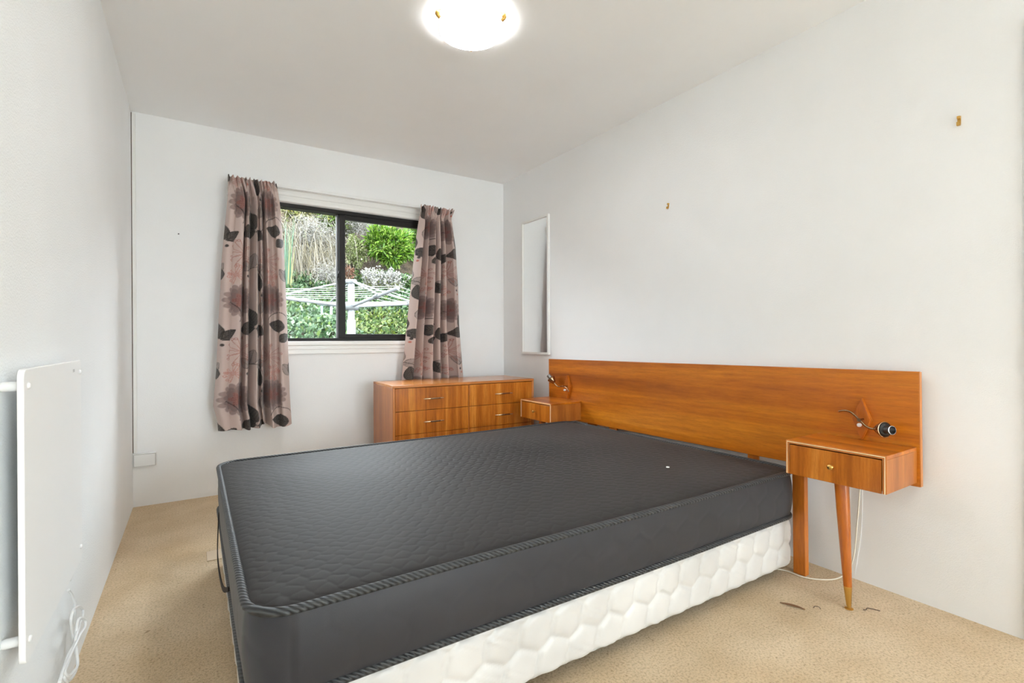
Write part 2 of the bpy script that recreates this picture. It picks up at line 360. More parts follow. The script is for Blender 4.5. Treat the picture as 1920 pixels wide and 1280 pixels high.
# quilted top panel
ny, nx = 470, 640
ys = np.linspace(MY0, MY1, ny); ins = np.zeros(ny)
for i, yv in enumerate(ys):
    dd_ = min(yv-MY0, MY1-yv)
    if dd_ < MR: ins[i] = MR-math.sqrt(max(0, MR*MR-(MR-dd_)**2))
ux = np.linspace(0, 1, nx)
X = MX0+ins[:, None] + (MX1-MX0-2*ins[:, None])*ux[None, :]; Y = np.repeat(ys[:, None], nx, 1)
ed = np.minimum(np.minimum(X-(MX0+ins[:, None]), (MX1-ins[:, None])-X), np.minimum(Y-MY0, MY1-Y)); ed = np.clip(ed, 0, None)
crown = 0.012*(1-np.exp(-ed/0.035))
und = 0.0035*np.sin(X*5.3+1.2*np.sin(Y*3))*np.sin(Y*6.1+0.7) * np.clip(ed/0.2, 0, 1)
qa = quilt(X+0.006*np.sin(Y*105), Y+0.004*np.sin(X*95), 0.050, 0.064, 0.0045)
ruck = np.exp(-(((X-1.35)/0.45)**2+((Y-2.0)/0.35)**2)); ruck2 = np.exp(-(((X-1.2)/0.3)**2+((Y-1.7)/0.2)**2))
Z = MZ1-0.004 + crown + und + qa*(0.0011+0.0034*ruck+0.0012*ruck2)*np.clip(ed/0.02, 0, 1) - 0.010*ruck*np.clip(ed/0.3, 0, 1)
mesh_np('top_panel', np.stack([X, Y, Z], -1).reshape(-1, 3)-O, grid_faces(ny, nx), W['matt'], mtr)
for zc in (MZ1-0.004, MZ0+0.010):                                   # ribbed tape edges
    P2, N2, s2 = rrect(MX0, MX1, MY0, MY1, MR, 0.02)
    b = B(); tube(b, [(p[0]+n[0]*0.004-O[0], p[1]+n[1]*0.004-O[1], zc-O[2]+0.0015*math.sin(t*4.0)) for p, n, t in zip(P2, N2, s2)], 0.0098, 10, True)
    obj('tape_edge', b, W['tape'], mtr, True, None)
hp = bez([(0.084, 2.40, 0.285), (0.079, 2.33, 0.262), (0.070, 2.15, 0.222), (0.069, 1.98, 0.216), (0.073, 1.80, 0.232), (0.082, 1.68, 0.275)], 10)
b = B()
ring = [[b.verts.new((p.x-O[0]+dx, p.y-O[1], p.z-O[2]+dz)) for dx, dz in ((-0.0018, -0.008), (0.0018, -0.008), (0.0018, 0.008), (-0.0018, 0.008))] for p in hp]
for r0, r1 in zip(ring[:-1], ring[1:]):
    for k in range(4): b.faces.new((r0[k], r0[(k+1) % 4], r1[(k+1) % 4], r1[k]))
b.faces.new(ring[0]); b.faces.new(ring[-1][::-1]); tag(obj('strap_handle', b, W['webbing'], mtr), 'dark webbing strap handle')
# base
base = tag(empty('bed_base', (1.13, 1.88, 0.0)), 'white quilted satin bed base under the charcoal mattress', 'bed base'); O = np.array([1.13, 1.88, 0])
BX0, BX1, BY0, BY1, BZ0, BZ1 = 0.108, 2.148, 1.140, 2.618, 0.042, 0.2505
P, N, s = rrect(BX0, BX1, BY0, BY1, 0.03, 0.007); nz = 34; zz = np.linspace(0, 1, nz); zm = (zz*(BZ1-BZ0))[None, :]; sm = s[:, None]
q = quilt(np.broadcast_to(sm+0.006*np.sin(zm*60), (len(s), nz)), np.broadcast_to(zm+0.045, (len(s), nz)), 0.112, 0.190, 0.010)
pucker = 0.0016*np.sin(sm*160+zm*300)*np.clip(np.sin(sm*9.0)*np.sin(zm*60+sm*14)-0.35, 0, 1)*2
off = (0.012*q + pucker)*np.clip(np.sin(PI*zz)[None, :]*6, 0, 1) - 0.012*(1-np.clip(np.sin(PI*zz)*4, 0, 1))[None, :]
V = np.empty((len(s), nz, 3)); V[..., :2] = P[:, None, :]+N[:, None, :]*off[..., None]; V[..., 2] = BZ0+zm + 0.004*np.sin(sm*2.2)*(1-zz)[None, :]
mesh_np('quilted_side', V.reshape(-1, 3)-O, grid_faces(len(s), nz, True), W['satin'], base)
b = B(); box(b, BX0-O[0]+0.012, BX1-O[0]-0.012, BY0-O[1]+0.012, BY1-O[1]-0.012, BZ0+0.006, BZ1-0.001, 0.004); obj('frame', b, W['underside'], base)
for x in (0.30, 1.13, 1.95):
    for y in (1.42, 2.34):
        b = B(); lathe(b, [(0, 0.001), (0.018, 0.001), (0.021, 0.006), (0.021, 0.03), (0.026, 0.05), (0, 0.05)], (x-O[0], y-O[1], 0), n=16); obj('foot', b, W['black'], base)

# ================================================================== HEADBOARD, CABINETS, LAMPS
hb = tag(empty('headboard', (2.285, 1.88, 0.0), (-0.0095, 0, 0)), 'long orange teak headboard against the wall at the head of the bed', 'headboard')
b = B(); box(b, 0.0, 0.020, -1.151, 1.151, 0.440, 0.873, 0.0015); obj('panel', b, W['hb'], hb)
b = B(); box(b, 0.0004, 0.0196, -1.1535, -1.151, 0.441, 0.872, 0.0008); tag(obj('end_lipping', b, W['edge'], hb), 'darker end edge strip')
for y0, y1 in ((-0.514, -0.460), (0.440, 0.506)):
    b = B(); box(b, 0.006, 0.018, y0, y1, 0.402, 0.4405, 0.001); obj('batten', b, W['hbz'], hb)
tl = 0.0095
for y0, y1, x0, x1 in ((-0.788, -0.738, -0.112, -0.082), (0.660, 0.735, 0.0205, 0.0440)):
    b = B(); z0 = (y0+y1)/2*tl + 0.0015
    box(b, x0, x1, y0, y1, z0, 0.520, 0.0015); obj('post', b, W['hbz'], hb)
    if x1 > 0: continue
    b = B(); box(b, x1, -0.0002, y0+0.004, y1-0.004, 0.450, 0.515, 0.001); obj('bracket', b, W['hbz'], hb)

def cabinet(y0, y1, z0, z1, foot, top, ky, label):
    x0, x1 = 2.020, 2.2845; cx, cy = 2.15, (y0+y1)/2
    r = tag(empty('bedside_cabinet', (cx, cy, 0)), label, 'bedside cabinet', 'bedside cabinets fixed to the headboard')
    def pt(name, X0, X1, Y0, Y1, Z0, Z1, m, bev=0.001, par=None):
        bb = B(); box(bb, X0-cx, X1-cx, Y0-cy, Y1-cy, Z0, Z1, bev); return obj(name, bb, m, par or r)
    th = 0.014
    pt('top_board', x0+0.003, x1, y0, y1, z1-th, z1, W['hb'], 0.0015)
    pt('side_board', x0+0.003, x1, y0, y0+th, z0, z1-th, W['side']); pt('side_board', x0+0.003, x1, y1-th, y1, z0, z1-th, W['side'])
    pt('bottom_board', x0+0.02, x1, y0+th, y1-th, z0+0.004, z0+0.012, W['side']); pt('back_board', x1-0.008, x1, y0+th, y1-th, z0+0.012, z1-th, W['side'])
    # lipping with a cream bead around the top and both sides of the front
    fr = pt('front_lipping', x0, x0+0.0028, y0, y1, z1-0.0125, z1-0.0005, W['edge'], 0.001)
    pt('front_lipping', x0, x0+0.0028, y0, y0+0.0125, z0, z1-0.0125, W['edge'], 0.001); pt('front_lipping', x0, x0+0.0028, y1-0.0125, y1, z0, z1-0.0125, W['edge'], 0.001)
    bb = B(); e = 0.005; tube(bb, [(x0-cx-0.0004, y1-e-cy, z0+0.001), (x0-cx-0.0004, y1-e-cy, z1-e), (x0-cx-0.0004, y0+e-cy, z1-e), (x0-cx-0.0004, y0+e-cy, z0+0.001)], 0.0016, 8); tag(obj('bead', bb, W['bead'], r), 'thin cream inlaid bead')
    d = pt('drawer', x0+0.006, x0+0.16, y0+th+0.003, y1-th-0.003, z0+0.0125, z1-th-0.004, W['dr'], 0.001)
    df = pt('drawer_front', x0+0.001, x0+0.0058, y0+th+0.0015, y1-th-0.0015, z0-0.001, z1-th-0.003, W['dr'], 0.001, d)
    bb = B(); lathe(bb, [(0, 0), (0.0045, 0), (0.0035, 0.004), (0.0035, 0.012), (0.009, 0.015), (0.0105, 0.019), (0.008, 0.023), (0, 0.0245)], (x0+0.001-cx, ky-cy, (z0+z1)/2-0.006), (-1, 0, 0), 20); obj('knob', bb, W['brass'], d)
    f, t = Vector(foot), Vector(top); off = Vector((cx, cy, 0))
    pts = [t+(f-t)*k for k in (0, 0.25, 0.5, 0.75, 0.83)]; bb = B(); tube(bb, [p-off for p in pts], [0.0245, 0.0225, 0.0188, 0.0150, 0.0138], 20); lg = obj('leg', bb, W['leg'], r)
    pts = [t+(f-t)*k for k in (0.829, 0.90, 0.975)]; bb = B(); tube(bb, [p-off for p in pts], [0.0142, 0.0112, 0.0082], 20); obj('ferrule', bb, W['brass'], lg)
    bb = B(); lathe(bb, [(0, 0.0), (0.0145, 0.0), (0.0145, 0.003), (0.007, 0.006), (0.006, 0.013), (0, 0.013)], (foot[0]-cx, foot[1]-cy, 0.001), n=20); obj('glide', bb, W['brass'], lg)
    return r
cabinet(0.743, 1.0905, 0.466, 0.600, (2.054, 0.875, 0.0), (2.088, 0.915, 0.470), 0.917, 'teak bedside cabinet nearest the camera, standing on a tapered leg with brass foot')
cabinet(2.665, 3.030, 0.445, 0.576, (2.054, 2.885, 0.0), (2.088, 2.848, 0.449), 2.850, 'teak bedside cabinet at the far end of the headboard, beside the dresser')

def rlamp(cy, cz, arm, cup, axis, btn, clip, label):
    r = tag(empty('reading_lamp', (2.285, cy, cz)), label, 'wall lamp', 'reading lamps on the headboard'); off = Vector((2.285, cy, cz))
    b = B(); prism(b, [Vector(p)-off for p in ((2.2846, cy, cz+0.084), (2.2846, cy-0.033, cz), (2.2846, cy, cz-0.084), (2.2846, cy+0.033, cz))], (-0.020, 0, 0), 0.0012); obj('diamond_plate', b, W['leg'], r)
    P = bez(arm, 10); b = B(); tube(b, [p-off for p in P], 0.0042, 12); obj('arm', b, W['dbrass'], r)
    b = B(); lathe(b, [(0, 0), (0.004, 0), (0.004, 0.032), (0.007, 0.033), (0.007, 0.038), (0, 0.038)], Vector((2.265, clip[0], clip[1]))-off, (-1, 0, 0), 16); obj('pivot', b, W['dbrass'], r)
    b = B(); lathe(b, [(0, 0), (0.0045, 0), (0.0045, 0.006), (0.0075, 0.007), (0.008, 0.014), (0.006, 0.018), (0, 0.019)], Vector((2.265, btn[0], btn[1]))-off, (-1, 0, 0), 16); obj('push_button', b, W['plastic'], r)
    b = B(); lathe(b, [(r_*1.17, h_*1.12) for r_, h_ in [(0.004, -0.012), (0.010, -0.009), (0.0165, 0.002), (0.0235, 0.016), (0.0255, 0.026), (0.0240, 0.0265), (0.0205, 0.012), (0.0, 0.006)]], Vector(cup)-off, axis, 28); c = obj('cup', b, W['dbrass'], r)
    b = B(); lathe(b, [(r_*1.17, h_*1.12) for r_, h_ in [(0.0, 0.0075), (0.0208, 0.013), (0.0235, 0.026), (0.020, 0.030), (0.013, 0.0305), (0.0, 0.0305)]], Vector(cup)-off, axis, 28); obj('insulator_ring', b, W['black'], c)
    b = B(); lathe(b, [(r_*1.17, h_*1.12) for r_, h_ in [(0.0135, 0.030), (0.0135, 0.052), (0.0145, 0.054), (0.0125, 0.0545), (0.0115, 0.034), (0, 0.034)]], Vector(cup)-off, axis, 24); obj('bulb_holder', b, W['steel'], c)
    return r
X = 2.233
rlamp(0.920, 0.684, [(X, 0.988, 0.710), (X, 0.972, 0.715), (X, 0.955, 0.7155), (X, 0.936, 0.707), (X, 0.913, 0.685), (X, 0.889, 0.662), (X, 0.870, 0.656), (X-0.004, 0.852, 0.658)],
      (X-0.008, 0.845, 0.6590), (-0.42, -0.90, 0.10), (0.922, 0.661), (0.913, 0.685), 'brass swan-arm reading lamp on diamond plate above the near bedside cabinet')
rlamp(2.797, 0.668, [(X, 2.734, 0.640), (X, 2.748, 0.656), (X, 2.764, 0.668), (X, 2.80, 0.674), (X, 2.835, 0.668), (X, 2.862, 0.669), (X, 2.888, 0.682), (X-0.004, 2.902, 0.696)],
      (X-0.006, 2.906, 0.701), (-0.25, 0.58, 0.70), (2.806, 0.645), (2.79, 0.673), 'brass swan-arm reading lamp on diamond plate above the far bedside cabinet')

# ================================================================== DRESSER
dr = tag(empty('dresser', (1.660, 3.371, 0), (0, 0, -0.01964)), 'low wide teak dresser with gold handles standing in the window corner', 'dresser')
hx, hy, HT = 0.559, 0.2229, 0.7086
def dp(name, x0, x1, y0, y1, z0, z1, m, bev=0.001, par=None):
    bb = B(); box(bb, x0, x1, y0, y1, z0, z1, bev); return obj(name, bb, m, par or dr)
dp('top_board', -hx, hx, -hy, hy, HT-0.018, HT, W['carc'], 0.0015)
for sg in (-1, 1):
    a0, a1 = sorted((sg*hx, sg*(hx-0.016))); dp('side_board', a0, a1, -hy+0.003, hy, 0.001, HT-0.018, W['side'])
    dp('lipping', a0+0.002, a1-0.002, -hy, -hy+0.003, 0.06, HT-0.018, W['edge'])
dp('lipping', -hx+0.002, hx-0.002, -hy-0.0015, -hy, HT-0.0155, HT-0.0035, W['edge'])
dp('back_board', -hx+0.016, hx-0.016, hy-0.008, hy, 0.06, HT-0.018, W['side']); dp('plinth', -hx+0.016, hx-0.016, -hy+0.03, -hy+0.045, 0.001, 0.058, W['side']); dp('bottom_board', -hx+0.016, hx-0.016, -hy+0.02, hy-0.008, 0.058, 0.070, W['side'])
dp('divider', -0.006, 0.006, -hy+0.012, hy-0.008, 0.070, HT-0.018, W['side'])
rows = ((0.5345, 0.6875), (0.3775, 0.532), (0.2195, 0.375), (0.072, 0.217))
for ci, (a0, a1, hc) in enumerate(((-hx+0.0175, -0.0035, -0.267), (0.0035, hx-0.0175, 0.292))):
    for ri, (z0, z1) in enumerate(rows):
        d = dp('drawer', a0+0.01, a1-0.01, -hy+0.020, hy-0.03, z0+0.008, z1-0.008, W['side'])
        slope = 0.0 if ri % 2 else 0.0
        dp('drawer_front', a0, a1, -hy+0.004, -hy+0.0195, z0, z1, W['dr'], 0.0016, d)
        zc = (z0+z1)/2-0.001
        bb = B(); tube(bb, bez([(hc-0.074, -hy+0.003, zc-0.001), (hc-0.064, -hy-0.008, zc), (hc-0.04, -hy-0.0165, zc+0.001), (hc, -hy-0.019, zc+0.002), (hc+0.04, -hy-0.0165, zc+0.001), (hc+0.064, -hy-0.008, zc), (hc+0.074, -hy+0.003, zc-0.001)], 6),
             [0.0048]*37, 10); h = obj('handle', bb, W['goldhandle'], d)
        bb = B(); box(bb, hc-0.036, hc+0.036, -hy-0.0265, -hy-0.0195, zc-0.0035, zc+0.0065, 0.002); obj('grip', bb, W['dbrass'], h)

# ================================================================== WALL MIRROR, CEILING LIGHT, HEATER, SMALL FITTINGS
mi = tag(empty('wall_mirror', (XR-0.0056, 3.257, 0.893), (0, 0, 0.028)), 'tall narrow white-framed mirror on the right wall beside the window wall', 'mirror')
y0, y1, z1, fw = -0.18, 0.18, 1.094, 0.017
for (a, b2, c, d2) in ((y0, y0+fw, 0, z1), (y1-fw, y1, 0, z1), (y0+fw, y1-fw, 0, fw), (y0+fw, y1-fw, z1-fw, z1)):
    b = B(); box(b, -0.022, -0.0005, a, b2, c, d2, 0.002); obj('frame_rail', b, WH, mi)
b = B(); box(b, -0.010, -0.006, y0+fw, y1-fw, fw, z1-fw); obj('mirror_glass', b, W['mirror'], mi, False)

cl = tag(empty('ceiling_light', (1.02, 1.91, H)), 'round white glass ceiling light with brass clips, lit', 'ceiling light')
lm = mat('lit_opal_glass', (1, 1, 1, 1), 0.3); e = bsdf(lm); e.inputs['Emission Color'].default_value = (0.97, 0.985, 1.0, 1); e.inputs['Emission Strength'].default_value = LAMP
b = B(); lathe(b, [(0.136, -0.0530), (0.125, -0.0570), (0.095, -0.0640), (0.055, -0.0685), (0.0, -0.0700)], n=64); obj('glass_bowl', b, lm, cl, True, None)
rim = mat('frosted_glass_rim', lin(240, 240, 238), 0.3); bsdf(rim).inputs['Emission Color'].default_value = (1, 0.99, 0.97, 1); bsdf(rim).inputs['Emission Strength'].default_value = 0.55; b = B(); lathe(b, [(0.149, -0.026), (0.157, -0.026), (0.158, -0.029), (0.156, -0.033), (0.1510, -0.0400), (0.1440, -0.0480), (0.1358, -0.0532)], n=64); obj('rim', b, rim, cl)
b = B(); lathe(b, [(0.0, -0.0005), (0.134, -0.0005), (0.139, -0.010), (0.139, -0.026), (0.130, -0.030), (0.0, -0.030)], n=48); obj('ceiling_plate', b, WH, cl)
th0 = math.atan2(1.91, 1.02)
for k in range(3):
    th = th0+k*2*PI/3; u = Vector((math.cos(th), math.sin(th), 0)); tv = Vector((-u.y, u.x, 0)); b = B()
    tube(b, [u*0.095+Vector((0, 0, -0.012)), u*0.150+Vector((0, 0, -0.014)), u*0.163+Vector((0, 0, -0.022)), u*0.1635+Vector((0, 0, -0.036)), u*0.150+Vector((0, 0, -0.044))], 0.0065, 10)
    lathe(b, [(0, -0.004), (0.010, -0.004), (0.010, 0.006), (0.006, 0.010), (0, 0.010)], u*0.160+Vector((0, 0, -0.030)), u, 16)
    obj('clip', b, W['brass'], cl)

ht = tag(empty('panel_heater', (XL, 1.60, 0.38)), 'flat white square panel heater standing off the left wall', 'heater')
y0, y1, hh = 1.312-1.60, 1.885-1.60, 0.575
b = B(); prism(b, [Vector((0.029, y, z)) for y, z in [(y0+0.018*(1-math.cos(a)) if s1 < 0 else y1-0.018*(1-math.cos(a)), (0.018*(1-math.sin(a))) if s2 < 0 else hh-0.018*(1-math.sin(a)))
     for (s1, s2, rv) in ((-1, -1, 0), (1, -1, 1), (1, 1, 0), (-1, 1, 1)) for a in ([i*PI/2/5 for i in range(6)] if rv == 0 else [PI/2-i*PI/2/5 for i in range(6)])]], (0.0105, 0, 0), 0.0018)
obj('panel', b, W['heater'], ht)
for y in (y0+0.026, y1-0.026):
    for z in (0.042, hh-0.034):
        b = B(); lathe(b, [(0, 0.0003), (0.008, 0.0003), (0.0095, 0.004), (0.0095, 0.029), (0, 0.029)], (0, y, z), (1, 0, 0), 16); obj('standoff', b, W['plastic'], ht)
        b = B(); lathe(b, [(0, 0), (0.0065, 0), (0.0065, 0.002), (0.004, 0.0042), (0, 0.0046)], (0.0396, y, z), (1, 0, 0), 16); obj('screw_cap', b, W['plastic'], ht)
b = B(); box(b, 0.006, 0.028, y1-0.075, y1-0.045, -0.035, 0.05, 0.003); obj('switch_box', b, W['plastic'], ht)
b = B(); tube(b, [(0.033, y1, 0.055), (0.033, y1+0.012, 0.055)], 0.004, 10); obj('indicator', b, W['plastic'], ht)
b = B(); box(b, 0.0398, 0.0402, y1-0.115, y1-0.095, hh-0.030, hh-0.022, 0); obj('maker_plate', b, mat('pale_grey_print', lin(196, 198, 200), 0.5), ht, False)
hc = [(-0.297, 1.824, 0.318), (-0.293, 1.845, 0.295), (-0.291, 1.865, 0.264), (-0.293, 1.883, 0.225), (-0.297, 1.901, 0.185), (-0.299, 1.918, 0.133), (-0.297, 1.914, 0.101), (-0.293, 1.919, 0.064), (-0.288, 1.852, 0.071), (-0.287, 1.782, 0.089), (-0.289, 1.749, 0.105), (-0.293, 1.740, 0.124), (-0.295, 1.785, 0.126), (-0.293, 1.833, 0.136), (-0.288, 1.825, 0.168), (-0.284, 1.784, 0.225), (-0.283, 1.766, 0.259), (-0.285, 1.800, 0.265), (-0.289, 1.870, 0.246), (-0.291, 1.932, 0.222), (-0.289, 1.972, 0.193), (-0.284, 1.940, 0.186), (-0.280, 1.870, 0.194), (-0.278, 1.807, 0.195), (-0.281, 1.796, 0.176), (-0.284, 1.742, 0.178), (-0.286, 1.708, 0.169), (-0.285, 1.701, 0.153), (-0.280, 1.712, 0.137), (-0.276, 1.741, 0.127), (-0.274, 1.791, 0.119), (-0.277, 1.801, 0.154), (-0.280, 1.804, 0.185), (-0.282, 1.832, 0.201), (-0.280, 1.841, 0.219), (-0.276, 1.854, 0.219), (-0.271, 1.886, 0.195), (-0.270, 1.871, 0.182), (-0.273, 1.826, 0.186), (-0.276, 1.792, 0.181), (-0.278, 1.749, 0.180), (-0.276, 1.672, 0.193), (-0.271, 1.593, 0.212), (-0.267, 1.537, 0.216)]
b = B(); tube(b, bez(hc, 10), 0.0036, 10); tag(obj('heater_cord', b, W['plastic']), 'coiled white power cord hanging below the panel heater', 'cord')
pl = tag(empty('wall_plate', (XL, D, 0.243)), 'white plastic blank outlet box low in the left corner of the window wall', 'wall plate')
b = B(); box(b, 0.001, 0.118, -0.022, -0.0005, 0, 0.083, 0.003); obj('box', b, W['plastic'], pl)
b = B(); box(b, 0.0055, 0.1135, -0.0226, -0.0219, 0.0045, 0.0785); obj('seam', b, mat('grey_seam', lin(120, 118, 116), 0.7), pl, False)
b = B(); box(b, 0.007, 0.112, -0.0245, -0.022, 0.006, 0.077, 0.001); obj('cover', b, W['plastic'], pl)
b = B(); lathe(b, [(0, 0), (0.004, 0), (0.004, 0.001), (0, 0.0012)], (0.064, -0.0245, 0.042), (0, -1, 0), 12); obj('screw', b, W['plastic'], pl)
for (y, z, sc_, tw, lb) in ((0.633, 1.794, 1.0, 0.0, 'small brass picture hook high on the right wall, nearest the camera'), (1.937, 1.786, 0.95, 0.18, 'small brass picture hook on the right wall above the middle of the headboard')):
    hk = tag(empty('picture_hook', (XR, y, z), (tw, 0, 0)), lb, 'hook', 'brass picture hooks')
    b = B(); box(b, -0.0025, -0.0003, -0.005*sc_, 0.005*sc_, -0.014*sc_, 0.017*sc_, 0.0006); obj('strip', b, W['brass'], hk)
    b = B(); box(b, -0.011, -0.0025, -0.0045*sc_, 0.0045*sc_, 0.006*sc_, 0.016*sc_, 0.001); obj('nail_guide', b, W['brass'], hk)
    b = B(); box(b, -0.011, -0.0025, -0.005*sc_, 0.005*sc_, -0.018*sc_, -0.014*sc_, 0.0006); box(b, -0.013, -0.0105, -0.005*sc_, 0.005*sc_, -0.018*sc_, -0.005*sc_, 0.0006); obj('hook_lip', b, W['brass'], hk)
b = B(); lathe(b, [(0, 0.0), (0.0018, 0.0), (0.0018, 0.010), (0.0042, 0.0105), (0.0036, 0.012), (0, 0.012)], (0, 0, 0), (0, -1, 0), 12); nl = obj('nail', b, W['greyplastic']); nl.location = (-0.079, D-0.0003, 1.683); tag(nl, 'small nail in the window wall left of the curtains', 'nail')
# cords by the near cabinet
b = B(); tube(b, bez([(1.95, 1.30, 0.006), (2.10, 1.22, 0.006), (2.150, 1.165, 0.006), (2.150, 1.105, 0.0065), (2.180, 1.052, 0.006), (2.240, 1.012, 0.006), (2.300, 1.002, 0.010), (2.322, 0.990, 0.035), (2.3265, 0.972, 0.100), (2.3270, 0.960, 0.240), (2.3270, 0.950, 0.383), (2.322, 0.946, 0.445), (2.31, 0.945, 0.47)], 10), 0.0026, 10)
tag(obj('lamp_cord', b, W['cord']), 'thin cream lamp cord running down the wall and along the floor under the bed', 'cord')
b = B(); tube(b, bez([(2.3285, 0.942, 0.445), (2.3295, 0.943, 0.30), (2.3295, 0.950, 0.17), (2.3295, 0.961, 0.09), (2.3290, 0.970, 0.02)], 10), 0.0012, 8)
tag(obj('bell_wire', b, W['plastic']), 'hair-thin white wire hanging on the wall beside the lamp cord', 'cord')
# bits on the floor and on the mattress
b = B(); ring = []
lp = bez([(1.876, 1.036, 0.0035), (1.884, 1.018, 0.006), (1.891, 0.998, 0.007), (1.902, 0.976, 0.005), (1.905, 0.958, 0.0035)], 6); nl_ = len(lp)
for i, p in enumerate(lp):
    wv_ = 0.0075*math.sin(PI*min(1, (i+0.4)/(nl_)))**0.8; ring.append([b.verts.new((p.x+dx*wv_, p.y+dx*wv_*0.3, p.z+dz)) for dx, dz in ((-1, 0.0), (0, 0.0022), (1, 0.0), (0, -0.0012))])
for r0, r1 in zip(ring[:-1], ring[1:]):
    for k in range(4): b.faces.new((r0[k], r0[(k+1) % 4], r1[(k+1) % 4], r1[k]))
b.faces.new(ring[0]); b.faces.new(ring[-1][::-1]); tag(obj('dry_leaf', b, mat('dry_brown_leaf', lin(118, 82, 52), 0.8)), 'curled dry brown leaf on the carpet beside the bed', 'leaf')
tw = mat('dark_thread', lin(70, 50, 36), 0.8)
b = B(); tube(b, bez([(2.088, 0.842, 0.003), (2.092, 0.834, 0.004), (2.106, 0.836, 0.005), (2.120, 0.818, 0.004), (2.128, 0.803, 0.003)], 6), 0.0014, 6); tag(obj('thread', b, tw), 'short dark thread on the carpet right of the brass-footed leg', 'thread')
b = B(); tube(b, bez([(1.946, 0.948, 0.003), (1.958, 0.950, 0.004), (1.966, 0.940, 0.004), (1.960, 0.930, 0.003)], 6), 0.0012, 6); tag(obj('thread', b, tw), 'tiny curled dark thread on the carpet beside the dry leaf', 'thread')
b = B(); box(b, 0.045, 0.30, 2.655, 2.775, 0.0005, 0.004, 0.0015); tag(obj('carpet_offcut', b, W['patch']), 'pale square of carpet on the floor beyond the foot of the bed', 'carpet patch')
b = B(); bmesh.ops.create_icosphere(b, subdivisions=2, radius=0.006); 
for v in b.verts: v.co = Vector((v.co.x*1.1+0.2*abs(v.co.y), v.co.y*1.3, v.co.z*0.5))*(1+0.25*random.random())
lt_ = obj('lint', b, mat('white_lint', lin(232, 232, 228), 0.9)); lt_.location = (1.70, 1.42, 0.463); tag(lt_, 'speck of white lint on the mattress near the headboard', 'lint')

